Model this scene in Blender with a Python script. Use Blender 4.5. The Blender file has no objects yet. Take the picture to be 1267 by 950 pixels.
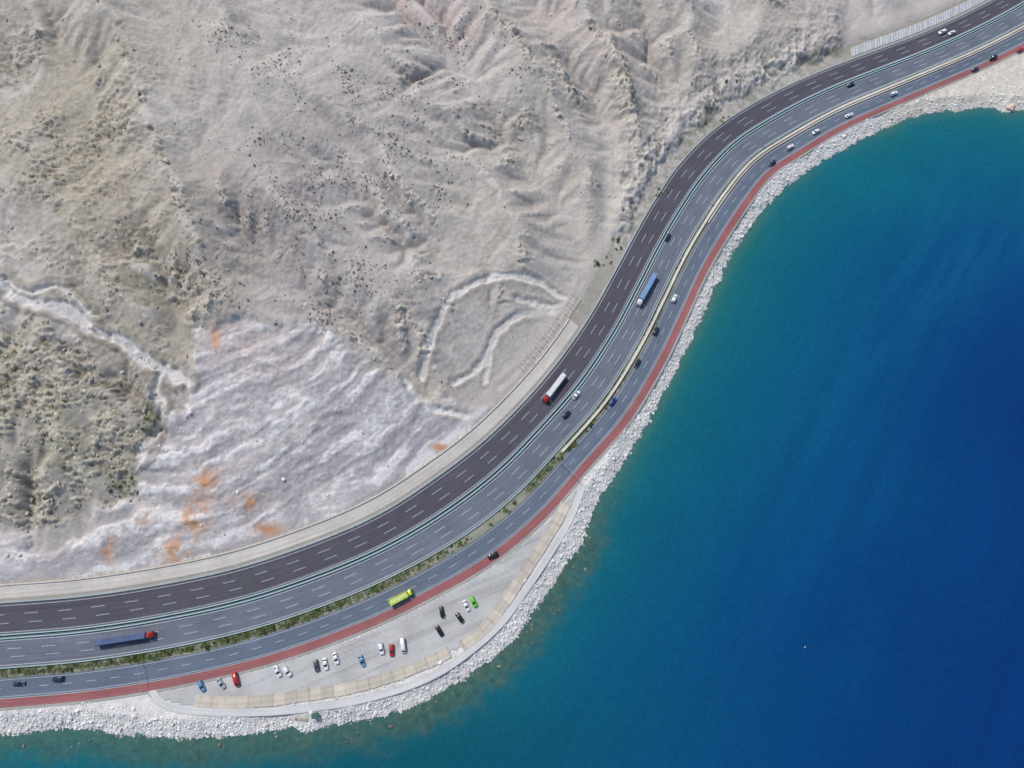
import bpy, bmesh, math, numpy as np
from mathutils import Vector, Matrix
rng=np.random.default_rng(7)
scene=bpy.context.scene
# ---------------------------------------------------------------- survey geometry
TH=math.radians(18); HC=325.0; FP=856.0
CT,ST=math.cos(TH),math.sin(TH)
def gp(px,py,z=0.0):
    a=(px-633.5)/FP; b=(475-py)/FP
    t=(HC-z)/(CT-b*ST)
    return np.array([a*t,(ST+b*CT)*t])
def catmull(P,n=14):
    P=np.array(P,float); Q=np.vstack([2*P[0]-P[1],P,2*P[-1]-P[-2]])
    out=[]
    for i in range(1,len(Q)-2):
        for k in range(n):
            t=k/n
            out.append(0.5*((2*Q[i])+(-Q[i-1]+Q[i+1])*t+(2*Q[i-1]-5*Q[i]+4*Q[i+1]-Q[i+2])*t*t+(-Q[i-1]+3*Q[i]-3*Q[i+1]+Q[i+2])*t**3))
    out.append(P[-1]); return np.array(out)
ST_A=[(-500,772),(-250,764),(-60,752),(0,747),(100,739),(200,724),(300,702),(400,668),(475,634),(540,592),(595,550),(645,502),(690,450),(730,393),(760,340),(787,290),(812,247),(845,200),(890,157),(950,120),(1010,92),(1070,69),(1130,47),(1185,23),(1235,-3),(1285,-35),(1345,-80),(1500,-210)]
ST_Z=[(-500,903),(-250,895),(-60,881),(3,875),(112,865),(222,847),(335,820),(445,781),(530,741),(607,697),(672,643),(729,578),(780,519),(822,449),(850,390),(874,338),(897,298),(925,255),(955,217),(995,190),(1045,160),(1102,134),(1160,109),(1218,84),(1273,57),(1328,27),(1392,-15),(1550,-140)]
A0=catmull([gp(*p) for p in ST_A]); Z0=catmull([gp(*p) for p in ST_Z])
M0=(A0+Z0)/2
s0=np.r_[0,np.cumsum(np.linalg.norm(np.diff(M0,axis=0),axis=1))]
S=np.arange(0,s0[-1],2.0)
def rs(F,s): return np.stack([np.interp(s,s0,F[:,0]),np.interp(s,s0,F[:,1])],-1)
A=rs(A0,S); Z=rs(Z0,S)
def PF(f,s):
    a=rs(A0,s); z=rs(Z0,s); f=np.asarray(f)
    if f.ndim: f=f[:,None]
    return a+(z-a)*f
def WID(s): return np.linalg.norm(rs(Z0,s)-rs(A0,s),axis=-1)
def s_of(px,py):
    w=gp(px,py); return S[np.argmin(np.linalg.norm((A+Z)/2-w,axis=1))]
WL=-3.5
SH=[(-500,926),(-250,916),(-60,907),(0,906),(60,904),(100,902),(150,907),(200,912),(260,912),(320,907),(352,900),(372,904),(390,905),(405,899),(440,893),(480,883),(520,869),(552,854),(593,825),(627,799),(654,765),(677,732),(704,694),(726,658),(742,615),(768,578),(796,531),(822,485),(847,437),(868,394),(889,348),(909,309),(932,277),(961,242),(1001,210),(1050,182),(1100,157),(1150,141),(1190,137),(1225,133),(1245,139),(1275,138),(1400,150),(1700,190)]
SHw=catmull([gp(x,y,WL) for x,y in SH],8)
# ---------------------------------------------------------------- helpers (numpy)
def sdist(X,Y,P):
    best=np.full(X.shape,1e9); sg=np.ones(X.shape)
    for i in range(len(P)-1):
        ax,ay=P[i];bx,by=P[i+1];dx,dy=bx-ax,by-ay;L=dx*dx+dy*dy+1e-9
        t=np.clip(((X-ax)*dx+(Y-ay)*dy)/L,0,1)
        ex=X-ax-t*dx;ey=Y-ay-t*dy;d=ex*ex+ey*ey
        m=d<best
        best=np.where(m,d,best); sg=np.where(m,np.sign(dx*(Y-ay)-dy*(X-ax)),sg)
    return np.sqrt(best)*sg
def pline(X,Y,P,margin=25,signed=False):
    P=np.array(P); out=np.full(X.shape,999.)
    m=(X>P[:,0].min()-margin)&(X<P[:,0].max()+margin)&(Y>P[:,1].min()-margin)&(Y<P[:,1].max()+margin)
    d=sdist(X[m],Y[m],P);out[m]=d if signed else np.abs(d); return out
def inpoly(X,Y,P):
    c=np.zeros(X.shape,bool); n=len(P)
    for i in range(n):
        x1,y1=P[i];x2,y2=P[(i+1)%n]
        k=((y1>Y)!=(y2>Y))&(X<(x2-x1)*(Y-y1)/(y2-y1+1e-12)+x1)
        c^=k
    return c
def h2(i,j,s):
    n=(i.astype(np.int64)*374761393+j.astype(np.int64)*668265263+s*1274126177)&0xffffffff
    n=((n^(n>>13))*1274126177)&0xffffffff
    n=(n^(n>>16))&0xffffff
    return n/float(0xffffff)
def vn(x,y,s=0):
    i=np.floor(x);j=np.floor(y);u=x-i;v=y-j
    u=u*u*u*(u*(u*6-15)+10);v=v*v*v*(v*(v*6-15)+10)
    i=i.astype(np.int64);j=j.astype(np.int64)
    a=h2(i,j,s);b=h2(i+1,j,s);c=h2(i,j+1,s);d=h2(i+1,j+1,s)
    return a+(b-a)*u+(c-a)*v+(a-b-c+d)*u*v
def fbm(x,y,o=5,s=0,ridge=False,g=0.5):
    t=0;w=0;am=1
    for k in range(o):
        n=vn(x,y,s+k*17)
        if ridge: n=1-abs(2*n-1)
        t=t+am*n;w+=am;am*=g
        x,y=(x*1.6-y*1.2)+13.1,(x*1.2+y*1.6)+7.7
    return t/w
def afbm(x,y,o=4,s=0,g=.5):
    t=0;w=0;am=1
    for k in range(o):
        t=t+am*vn(x,y,s+k*17);w+=am;am*=g;x=x*1.9+3.3;y=y*2.1+5.1
    return t/w
def worley(x,y,s=0):
    i=np.floor(x);j=np.floor(y);f1=np.full(x.shape,9.);f2=np.full(x.shape,9.);idv=np.zeros(x.shape);tl=np.zeros(x.shape)
    for a in(-1,0,1):
        for b in(-1,0,1):
            ii=(i+a).astype(np.int64);jj=(j+b).astype(np.int64)
            ex=i+a+h2(ii,jj,s)-x;ey=j+b+h2(ii,jj,s+5)-y
            d=np.hypot(ex,ey);m=d<f1
            f2=np.where(m,f1,np.minimum(f2,d));idv=np.where(m,h2(ii,jj,s+9),idv)
            an=h2(ii,jj,s+13)*6.283;tl=np.where(m,ex*np.cos(an)+ey*np.sin(an),tl);f1=np.where(m,d,f1)
    return f1,f2,idv,tl
def ss(x,a,b):
    t=np.clip((x-a)/(b-a),0,1);return t*t*(3-2*t)
def bil(xs,ys,F,x,y):
    x=np.clip(x,xs[0],xs[-1]-1e-6);y=np.clip(y,ys[0],ys[-1]-1e-6)
    i=np.clip(np.searchsorted(xs,x,side='right')-1,0,len(xs)-2);j=np.clip(np.searchsorted(ys,y,side='right')-1,0,len(ys)-2)
    u=(x-xs[i])/(xs[i+1]-xs[i]);v=(y-ys[j])/(ys[j+1]-ys[j])
    return F[j,i]*(1-u)*(1-v)+F[j,i+1]*u*(1-v)+F[j+1,i]*(1-u)*v+F[j+1,i+1]*u*v
def lin(c):
    c=np.array(c,float)/255.;return np.where(c<=.04045,c/12.92,((c+.055)/1.055)**2.4)
# coarse distance fields
cx=np.arange(-700,900,4.);cy=np.arange(-400,900,4.)
CX,CY=np.meshgrid(cx,cy)
cA=sdist(CX,CY,A[::4]); cZ=-sdist(CX,CY,Z[::4]); cS=sdist(CX,CY,SHw[::2])
fA=lambda x,y:bil(cx,cy,cA,x,y); fZ=lambda x,y:bil(cx,cy,cZ,x,y); fS=lambda x,y:bil(cx,cy,cS,x,y)
def h0(d): return np.where(d>9,1.4+92*(1-np.exp(-(np.maximum(d,9)-9)/270)),-.25+1.65*np.clip((d-1)/8,0,1))
def up(px,py):
    z=0.
    for k in range(14):
        p=gp(px,py,z); z=.4*z+.6*float(h0(fA(np.array([p[0]]),np.array([p[1]])))[0])
    return gp(px,py,z)
def ups(L): return np.array([up(*p) for p in L])
# ---------------------------------------------------------------- drainage-carved relief (stream power erosion)
DX=1.9
ex_=np.arange(-320,345,DX);ey_=np.arange(-80,385,DX);EX,EY=np.meshgrid(ex_,ey_)
eA=fA(EX,EY);zi=h0(eA);ez=zi.copy();ei=ss(eA,9,40)
ez+=ei*((fbm(EX/75,EY/75,2,301)-.5)*22+(fbm(EX/26,EY/26,3,302)-.5)*7+(fbm(EX/6,EY/6,3,303)-.5)*2.0)
RID=[([(700,-30),(735,40),(762,95),(785,150),(812,205)],13,8),([(590,-20),(650,70),(700,150),(722,215),(742,285)],9,12),([(400,-20),(470,60),(560,150),(620,240),(650,320)],8,14),([(120,-20),(170,110),(235,260),(262,380)],9,15),([(240,-10),(350,90),(450,170),(520,260),(540,340)],8,13),([(-40,120),(50,200),(120,300),(175,390)],7,14),([(300,200),(380,290),(470,370),(530,430)],6,10),([(840,-30),(850,50),(870,110)],8,11),([(960,-40),(940,30),(905,90)],7,11),([(60,410),(90,480),(80,560),(60,640)],7,15)]
GUL=[([(470,-20),(545,60),(640,170),(700,270),(735,335)],7,7),([(640,-20),(700,60),(755,160),(775,240)],7,7),([(790,-20),(810,60),(838,130),(835,190)],8,8),([(40,-20),(100,120),(180,290),(225,430)],6,9),([(310,30),(400,140),(480,220),(560,340)],6,6),([(230,200),(330,330),(440,395),(520,462)],6,6),([(550,20),(600,120),(660,220)],5,6),([(900,-20),(890,50),(885,120)],7,7)]
ej=(fbm(EX/14,EY/14,4,95)-.5)*15
for P_,h_,w_ in RID: ez+=ei*h_*np.exp(-np.abs(pline(EX,EY,catmull(ups(P_),4),60,True)+ej)/w_)
for P_,h_,w_ in GUL: ez-=ei*h_*np.exp(-np.abs(pline(EX,EY,catmull(ups(P_),4),60,True)+ej*.7)/w_)
ny,nx=ez.shape;act=(eA>9).ravel();idx=np.arange(ny*nx).reshape(ny,nx)
def receivers(z):
    zp=np.pad(z,1,constant_values=1e9);ip=np.pad(idx,1);best=np.zeros(z.shape);rc=idx.copy()
    for a in(0,1,2):
        for b in(0,1,2):
            if a==1 and b==1: continue
            d=DX*math.hypot(a-1,b-1);s=(z-zp[a:a+ny,b:b+nx])/d
            m=s>best;best=np.where(m,s,best);rc=np.where(m,ip[a:a+ny,b:b+nx],rc)
    return rc.ravel()
for it in range(26):
    rc=receivers(ez);order=np.argsort(ez.ravel());rl=rc.tolist();ol=order.tolist();ar=[1.0]*(ny*nx)
    for i in reversed(ol):
        r=rl[i]
        if r!=i: ar[r]+=ar[i]
    Fk=(.034*np.minimum(np.array(ar),1200)**.5);Fk[~act]=0;Fl=Fk.tolist();zl=ez.ravel().tolist()
    for i in ol:
        r=rl[i]
        if r!=i:
            f=Fl[i]
            if f: zl[i]=(zl[i]+f*zl[r])/(1+f)
    ez=np.array(zl).reshape(ny,nx)
    lp=np.zeros_like(ez);lp[1:-1,1:-1]=ez[2:,1:-1]+ez[:-2,1:-1]+ez[1:-1,2:]+ez[1:-1,:-2]-4*ez[1:-1,1:-1];ez+=.03*lp*ei
Ea=np.log(np.array(ar)).reshape(ny,nx)
def blur(F,n):
    for _ in range(n):
        P_=np.pad(F,1,mode='edge');F=(P_[:-2,1:-1]+P_[2:,1:-1]+P_[1:-1,:-2]+P_[1:-1,2:]+2*P_[1:-1,1:-1])/6
    return F
Elap=blur(blur(ez,6)-ez,1)
Edel=ez-zi
Edel=Edel-blur(Edel,400)*.85*ei
esm=blur(ez,5);gy_,gx_=np.gradient(esm,DX);gm_=np.hypot(gx_,gy_)+1e-6;gx_/=gm_;gy_/=gm_
# ---------------------------------------------------------------- terrain arrays
def axis(a,b,st,lo,hi):
    o=[];x=a;k=st
    while x>lo: k*=1.25;x-=k;o.append(x)
    o2=[];x=b;k=st
    while x<hi: k*=1.25;x+=k;o2.append(x)
    return np.array(o[::-1]+list(np.arange(a,b,st))+o2)
tx=axis(-300,325,.62,-1600,1600);ty=axis(-72,352,.62,-1200,1800)
X,Y=np.meshgrid(tx,ty)
dA=fA(X,Y);dZ=fZ(X,Y);dS=fS(X,Y)
dSn=dS+(fbm(X/5,Y/5,3,90)-.5)*3
H=h0(dA)
sea=-.3+0*X
sea=np.minimum(sea,WL+.42*dSn); sea=np.maximum(sea,-16)
H=np.where(dA>0,H,sea)
inl=ss(dA,9,45)
inl2=ss(dA,10,20)
def blob(px,py,rx,ry,ang=0,p=1.0):
    c=up(px,py);a=math.radians(-ang);dx=X-c[0];dy=Y-c[1]
    u=(dx*math.cos(a)+dy*math.sin(a))/(rx*.42);v=(-dx*math.sin(a)+dy*math.cos(a))/(ry*.42)
    return np.exp(-(u*u+v*v)*p)
jx=(fbm(X/7,Y/7,3,3)-.5)*3.5;jy=(fbm(X/6,Y/6,3,4)-.5)*3.5
al=X*.75-Y*.66;ac=X*.66+Y*.75+jx
fine=fbm(X/7,Y/7,5,21,False,.6)
lic=np.zeros(X.shape);lic2=np.zeros(X.shape)
for sgn in(1,-1):
    px_,py_=X.copy(),Y.copy()
    for k in range(8):
        q=vn(px_/1.5,py_/1.5,31)*.6+vn(px_/.8,py_/.8,33)*.4;lic+=q;lic2+=vn(px_/4.5,py_/4.5,35)
        ux=bil(ex_,ey_,gx_,px_,py_);uy=bil(ex_,ey_,gy_,px_,py_);stp=1.6+.35*k
        px_=px_+sgn*ux*stp;py_=py_+sgn*uy*stp
lic/=16;lic2/=16
lic=(lic-lic.mean())/lic.std();lic2=(lic2-lic2.mean())/lic2.std()
SK=np.clip(.5+.11*lic+.11*lic2,0,1)
E=blur(bil(ex_,ey_,Edel,X+jx*.35,Y+jy*.35),2)
EA=blur(bil(ex_,ey_,Ea,X+jx*.3,Y+jy*.3),1);EL_=blur(bil(ex_,ey_,Elap,X+jx*.3,Y+jy*.3),1)
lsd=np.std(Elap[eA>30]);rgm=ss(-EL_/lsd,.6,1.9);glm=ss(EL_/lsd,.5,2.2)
# quarry
QP=ups([(250,402),(300,392),(370,402),(435,432),(500,462),(522,488),(575,500),(625,505),(600,535),(540,580),(470,622),(380,662),(290,690),(200,708),(100,720),(0,728),(-80,735),(-80,672),(0,668),(60,668),(120,640),(165,612),(190,570),(215,500),(235,450)])
cq=np.abs(sdist(CX,CY,np.vstack([QP,QP[:1]])));cq=np.where(inpoly(CX,CY,QP),cq,-cq)
sq=bil(cx,cy,cq,X,Y)+(fbm(X/15,Y/15,6,41,False,.62)-.5)*20
mQ=ss(sq,-2,4)
# rock masks
LB=ups([(-80,395),(0,395),(60,405),(120,440),(170,470),(195,500),(180,560),(130,620),(60,655),(0,660),(-80,660)])
cl=np.abs(sdist(CX,CY,np.vstack([LB,LB[:1]])));cl=np.where(inpoly(CX,CY,LB),cl,-cl)
mL=ss(bil(cx,cy,cl,X,Y)+(fbm(X/10,Y/10,4,42)-.5)*14,-3,4)
outc=np.clip(1.1*blob(772,130,75,14,75)+1.1*blob(735,232,12,12)+.9*blob(800,205,28,20)+.7*blob(745,300,22,45)+.5*blob(560,500,50,25)+.6*blob(960,0,30,14)+.7*blob(700,100,50,10,60)+.6*blob(640,55,50,12,50),0,1)
rock=np.clip(mL*.95+blob(205,350,65,70)+.7*blob(60,220,90,110)+.5*blob(150,130,80,60)+.5*blob(30,80,60,60)+outc*1.1+.4*blob(470,380,60,40)+.35*blob(620,160,40,70,-60)+.7*rgm,0,1)
rock*=np.maximum(ss(fbm(X/13,Y/13,5,51,False,.6),.36,.52),outc*.8)*inl*(1-mQ)
a1=(fbm(X/9,Y/9,3,55)-.5)*6
wf1,wf2,wid,wtl=worley((X+a1)/3.6+Y*.12,(Y-a1)/2.2,61)
vf1,vf2,vid,vtl=worley((X+a1*.5)/1.5,(Y-a1*.4)/1.3,63)
crag=fbm((X+a1)/9+Y*.03,(Y-a1)/6,6,57,True,.66)
ptc=blob(610,415,100,75)
H+=E*.70*(1-.85*mQ)*inl2*(1-.65*ptc)
H+=inl*(1-mQ)*(.28*lic+.28*lic2)+inl*(fine-.5)*.5
H+=inl2*(fbm(X/2.2,Y/2.2,3,22,False,.7)-.5)*.35
H+=rock*((crag-.55)*5.0+wtl*1.3+vtl*.8+(vid-.5)*.6)+outc*inl*2.0*(wid*.6+.5)
# excavated slope : pale face with long faint inclined benches
tw=dA+(fbm(X/45,Y/45,3,81)-.5)*20+(fbm(X/7,Y/7,5,86,False,.62)-.5)*4-(X+90)*.14
ph=tw/14; tr=ph-np.floor(ph)
step=ss(tr,0,.5)*(1-ss(tr,.6,1.))
bandstr=ss(fbm(X/26,Y/26,4,82),.32,.55)
along=X*.93+Y*.35
strata=afbm(tw/3.8,along/32,5,87,.6)
flute=afbm(ac/2.6,al/16,4,83)
qr=fbm(X/6,Y/6,6,88,True,.64)
inQ=mQ*ss(dA,10,22)
H+=inQ*(step*1.1*bandstr+(strata-.5)*1.5+(flute-.5)*.45+(qr-.5)*.55+(vid-.5)*.3+(fbm(X/2.2,Y/2.2,3,84)-.5)*.5)
# channel, tracks
CH=[(-60,338),(0,352),(30,372),(60,380),(95,388),(118,408),(150,418),(165,436),(205,455),(222,470)]
CH2=[(205,455),(188,480),(202,505),(188,540),(176,570)]
CH3=[(0,352),(14,345),(40,362),(75,360),(112,384)]
TR=[[(520,462),(530,430),(540,398),(556,372),(585,352),(625,343),(660,348),(700,368)],[(600,470),(608,430),(625,402),(655,388),(690,386)],[(560,472),(590,455),(612,425)],[(1030,82),(1060,62),(1100,40),(1150,22),(1200,0)],[(500,470),(540,505),(600,520)],[(620,480),(650,455),(675,430),(705,385),(722,350)],[(640,370),(680,380),(712,372)]]
chw=(fbm(X/16,Y/16,3,191)-.5)*10
def chd(c): return np.abs(pline(X,Y,catmull(ups(c),5),35,True)+chw)
dch=np.minimum.reduce([chd(CH)-.8,chd(CH2)+.4,chd(CH3)+.9])+(fbm(X/4,Y/4,4,91)-.5)*2.2
mch=1-ss(dch,1.2,2.5)
dtr=np.minimum.reduce([np.abs(pline(X,Y,catmull(ups(c),5),30,True)+(fbm(X/14,Y/14,4,93)-.5)*4) for c in TR])+(fbm(X/3,Y/3,4,92,False,.6)-.5)*1.8
brk=ss(fbm(X/9,Y/9,4,94),.28,.45)
mtr=(1-ss(dtr,.9,2.3))*inl2*(.45+.55*brk)
H-=mch*1.1*inl; H+=(1-ss(np.abs(dch-4),.6,2.4))*inl*.7
H-=mtr*.9; H+=(1-ss(np.abs(dtr-3.2),.2,2.0))*inl2*.3*brk
# irregular slope toe beyond the retaining strip
toe=ss(X,48,60)
cutn=fbm(X/14,Y/14,5,98,False,.62)
up_near=toe*(1-ss(X,185,200))
H+=up_near*np.clip((dA-3.2-(cutn-.35)*18),0,9)*.42*(1-ss(dA,22,60))*(dA>2.5)
H=np.where((dA>0)&(dA<10)&(up_near<.01),h0(dA)-.1,H)
crn=fbm(X/5,Y/5,5,99,True,.62)
H+=up_near*ss(dA,5,10)*(1-ss(dA,20,45))*(crn-.5)*3.6
offs=(dA<0)&(dZ>2)
H=np.where(offs,H+(fbm(X/2,Y/2,3,93)-.5)*.5-.1,H)
# ---- colours
def C(r,g,b): return lin((r,g,b))
col=np.zeros(X.shape+(3,))+C(168,161,153)
def mix(m,c):
    global col
    m=np.clip(m,0,1)
    col=col*(1-m[...,None])+c*m[...,None]
n1=fbm(X/70,Y/70,4,101);n2=fbm(X/26,Y/26,5,102);n3=fbm(X/3,Y/3,4,103,False,.65)
mix(ss(n1,.45,.7)*.6,C(178,171,166));mix(ss(n1,.5,.25)*.6,C(158,150,138))
mix(ss(n2,.5,.68)*.45,C(184,175,168));mix(ss(n2,.47,.3)*.4,C(151,143,135))
mix(blob(90,100,170,140)*.9,C(159,151,134))
mix((blob(190,340,80,110)+.8*blob(110,180,50,120))*.75,C(143,133,108))
mix(blob(640,260,140,140)*.7,C(173,165,154));mix(blob(860,60,150,70,-20)*.8,C(162,155,145))
mix((blob(330,150,150,110,35)*.7+.5*blob(620,110,110,70,40))*.8,C(178,172,167))
mix((blob(530,15,80,30,20)+blob(760,70,40,25,40)+.6*blob(680,20,40,20)+.5*blob(300,230,50,20,35))*.5*ss(n2,.35,.55),C(184,158,149))
mau=np.clip(blob(400,290,110,90,35)+blob(470,140,60,80,60)*.8+blob(330,250,70,90)*.6+blob(450,390,70,35,20),0,1)
scr=ss(SK*.5+n2*.3+n3*.2,.44,.56)
mix(mau*scr*.95,C(128,120,117))
mix(inl*ss(SK,.5,.78)*.5*(1-mQ),C(196,190,184));mix(inl*ss(SK,.5,.2)*.55*(1-mQ),C(134,126,118))
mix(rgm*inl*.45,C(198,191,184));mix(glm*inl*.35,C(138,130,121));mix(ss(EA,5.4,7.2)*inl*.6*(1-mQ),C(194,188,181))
mix(inl*(vid-.5)*.2,C(210,204,196));mix(inl*(.5-vid)*.2,C(112,104,96))
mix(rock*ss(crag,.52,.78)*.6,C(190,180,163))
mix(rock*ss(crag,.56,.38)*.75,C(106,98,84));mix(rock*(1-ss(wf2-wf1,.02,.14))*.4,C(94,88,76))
mix(rock*(1-ss(vf2-vf1,.02,.14))*.35,C(96,90,78))
mix(outc*inl*ss(vid,.2,.7)*.5,C(200,190,174))
mix(mL*.45,C(149,143,126));mix(mL*ss(n2,.5,.66)*.45,C(122,119,92))
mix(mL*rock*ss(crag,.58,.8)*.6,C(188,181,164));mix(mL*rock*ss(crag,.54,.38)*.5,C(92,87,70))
# excavated slope colour
mix(mQ,C(178,173,172))
mix(mQ*ss(strata,.5,.64)*.7,C(205,200,198));mix(mQ*ss(strata,.5,.36)*.65,C(148,143,145))
bd=inQ*bandstr*(1-ss(np.abs(tr-.78),.08,.2))
mix(bd*.5,C(140,136,140))
qn=fbm(X/12,Y/12,5,111,False,.6)
mix(mQ*ss(qn,.5,.66)*.5,C(196,186,180));mix(mQ*ss(qn,.45,.3)*.35,C(164,153,147))
mix(mQ*blob(430,520,95,38,-25)*.45,C(150,146,148))
mix(mQ*ss(strata*.65+qr*.35,.56,.66)*.6,C(224,220,216));mix(mQ*ss(qr,.5,.3)*.3,C(142,134,130))
mix(mQ*(1-ss(vf2-vf1,.02,.12))*.2,C(120,114,112))
mix(mQ*blob(300,425,70,25,10)*.4,C(194,174,166))
for (a,b,r,k) in[(254,600,13,17),(240,640,14,17),(217,682,17,13),(310,622,17,8),(267,420,6,13),(545,553,12,5),(330,655,17,7),(135,680,6,13),(180,640,10,6)]:
    mix(1.5*blob(a,b,r,k)*ss(fbm(X/4,Y/4,4,115),.3,.58)*.75,C(186,142,110))
mix(mch*.95,C(200,195,190));mix((1-ss(np.abs(dch-4.6),.4,2))*inl*.5,C(122,114,98))
mix(mtr*.9,C(208,203,195)); mix((1-ss(np.abs(dtr-3.0),.3,1.2))*inl2*.45*brk,C(138,131,120))
mix(ptc*inl2*ss(n2,.4,.6)*.35,C(152,148,142))
ce=up_near*(1-ss(np.abs(dA-10-(cutn-.35)*18),3,11))*ss(dA,2.5,5)
mix(ce*.6*ss(n2,.25,.5),C(202,195,186));mix(ce*ss(crn,.58,.4)*.75,C(108,102,90));mix(ce*ss(n3,.5,.65)*.3,C(132,124,114))
gm=np.clip(blob(150,600,22,18)+blob(185,520,12,25)+.4*blob(120,560,60,40)+.3*blob(210,400,25,40)+.7*blob(782,130,40,8,65)+.5*blob(945,3,25,8),0,1)
mix(gm*ss(n3,.42,.6)*.65,C(92,95,64))
gr=toe*(1-ss(dA+(n2-.5)*12,6,11))*ss(dA,0,2)
mix(gr*ss(n3,.4,.6)*.6,C(116,118,98))
mix(inl*(n3-.5)*.55,C(212,206,200));mix(inl*(.5-n3)*.65,C(108,100,94))
low=(dA<0)
g1=C(194,191,186)[None]+(C(186,180,168)-C(194,191,186))[None]*ss(X[low],195,225)[:,None]
col[low]=g1*(.78+.44*n3[low])[:,None]
uw=(dSn<0)&low
col[uw]=C(90,90,72)
bank=(dA>=0)&(dA<9)&(up_near<.5)
col[bank]=C(150,145,134)*(.8+.4*n3[bank])[:,None]
# ---------------------------------------------------------------- materials
def newmat(name):
    m=bpy.data.materials.new(name);m.use_nodes=True;nt=m.node_tree
    return m,nt,nt.nodes['Principled BSDF']
def N(nt,t,**k):
    n=nt.nodes.new(t)
    for a,b in k.items(): setattr(n,a,b)
    return n
def noise(nt,vec,scale,det=5,rough=.6):
    n=N(nt,'ShaderNodeTexNoise');n.inputs['Scale'].default_value=scale;n.inputs['Detail'].default_value=det;n.inputs['Roughness'].default_value=rough
    if vec is not None: nt.links.new(vec,n.inputs['Vector'])
    return n
def ramp(nt,f,p0,c0,p1,c1):
    r=N(nt,'ShaderNodeValToRGB');e=r.color_ramp.elements
    e[0].position=p0;e[0].color=(*c0,1);e[1].position=p1;e[1].color=(*c1,1)
    nt.links.new(f,r.inputs['Fac']);return r
def mul(nt,a,b,mode='MULTIPLY',fac=1.):
    x=N(nt,'ShaderNodeMix',data_type='RGBA',blend_type=mode);x.inputs[0].default_value=fac
    nt.links.new(a,x.inputs[6]);nt.links.new(b,x.inputs[7]);return x.outputs[2]
def attr_mat(name,rough=.9,ns=1.2,lo=.75,hi=1.25,bump=.5,dist=.5,spec=.2):
    m,nt,b=newmat(name)
    a=N(nt,'ShaderNodeAttribute',attribute_name='Col');tc=N(nt,'ShaderNodeTexCoord')
    n=noise(nt,tc.outputs['Object'],ns,6,.7)
    r=ramp(nt,n.outputs['Fac'],.3,(lo,)*3,.7,(hi,)*3)
    nt.links.new(mul(nt,a.outputs['Color'],r.outputs['Color']),b.inputs['Base Color'])
    b.inputs['Roughness'].default_value=rough;b.inputs['Specular IOR Level'].default_value=spec
    if bump:
        bp=N(nt,'ShaderNodeBump');bp.inputs['Strength'].default_value=bump;bp.inputs['Distance'].default_value=dist
        nt.links.new(n.outputs['Fac'],bp.inputs['Height']);nt.links.new(bp.outputs['Normal'],b.inputs['Normal'])
    return m
def flat_mat(name,c,rough=.6,ns=3.,var=.15,metal=0.,coat=0.,spec=.4):
    m,nt,b=newmat(name);c=lin(c);tc=N(nt,'ShaderNodeTexCoord')
    n=noise(nt,tc.outputs['Object'],ns,4)
    r=ramp(nt,n.outputs['Fac'],.3,tuple(c*(1-var)),.7,tuple(np.minimum(c*(1+var),1)))
    nt.links.new(r.outputs['Color'],b.inputs['Base Color'])
    b.inputs['Roughness'].default_value=rough;b.inputs['Metallic'].default_value=metal;b.inputs['Coat Weight'].default_value=coat
    b.inputs['Specular IOR Level'].default_value=spec
    return m
def road_mat(name,c,c2,var=.25):
    m,nt,b=newmat(name);uv=N(nt,'ShaderNodeUVMap');uv.uv_map='UVMap'
    mp=N(nt,'ShaderNodeMapping');mp.inputs['Scale'].default_value=(.012,1.1,1);nt.links.new(uv.outputs['UV'],mp.inputs['Vector'])
    n=noise(nt,mp.outputs['Vector'],1.,5,.6)
    r=ramp(nt,n.outputs['Fac'],.32,tuple(lin(c)),.68,tuple(lin(c2)))
    tc=N(nt,'ShaderNodeTexCoord');n2=noise(nt,tc.outputs['Object'],.06,6,.7)
    r2=ramp(nt,n2.outputs['Fac'],.3,(1-var,)*3,.7,(1+var,)*3)
    n3=noise(nt,tc.outputs['Object'],1.5,4,.7);r3=ramp(nt,n3.outputs['Fac'],.3,(.88,)*3,.7,(1.12,)*3)
    c3=mul(nt,mul(nt,r.outputs['Color'],r2.outputs['Color']),r3.outputs['Color'])
    nt.links.new(c3,b.inputs['Base Color']);b.inputs['Roughness'].default_value=.85;b.inputs['Specular IOR Level'].default_value=.25
    return m
M_ter=attr_mat('eroded_hillside',ns=1.0,lo=.85,hi=1.15,bump=.6,dist=.4)
M_rock=attr_mat('quarried_rock',ns=1.5,bump=.3,dist=.2)
M_asphU=road_mat('dark_asphalt',(64,62,71),(80,77,86),.14)
M_asphM=road_mat('grey_asphalt',(85,90,100),(101,106,116),.16)
M_asphL=road_mat('slate_asphalt',(80,89,102),(95,104,118),.14)
M_red=road_mat('red_cycle_surface',(124,76,77),(142,92,91),.16)
M_cream=road_mat('cream_concrete',(178,171,160),(200,193,183),.14)
M_path=road_mat('pale_path_concrete',(172,171,170),(190,189,187),.12)
M_shold=road_mat('shoulder_gravel',(128,128,124),(154,152,146),.2)
M_verge=road_mat('verge_soil',(96,100,84),(140,140,124),.3)
M_lot=attr_mat('car_park_gravel',ns=.8,lo=.9,hi=1.1,bump=.2,dist=.1)
M_white=flat_mat('road_paint_white',(176,182,187),.7,1.,.25)
M_rail=flat_mat('galvanised_rail',(162,188,192),.5,1.,.1,.1)
M_post=flat_mat('rail_post_metal',(120,130,130),.6)
M_bermv=attr_mat('sandy_bank',ns=.8,lo=.94,hi=1.06,bump=.1,dist=.1)
M_leaf=attr_mat('foliage',ns=2.,lo=.7,hi=1.3,bump=0)
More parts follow.
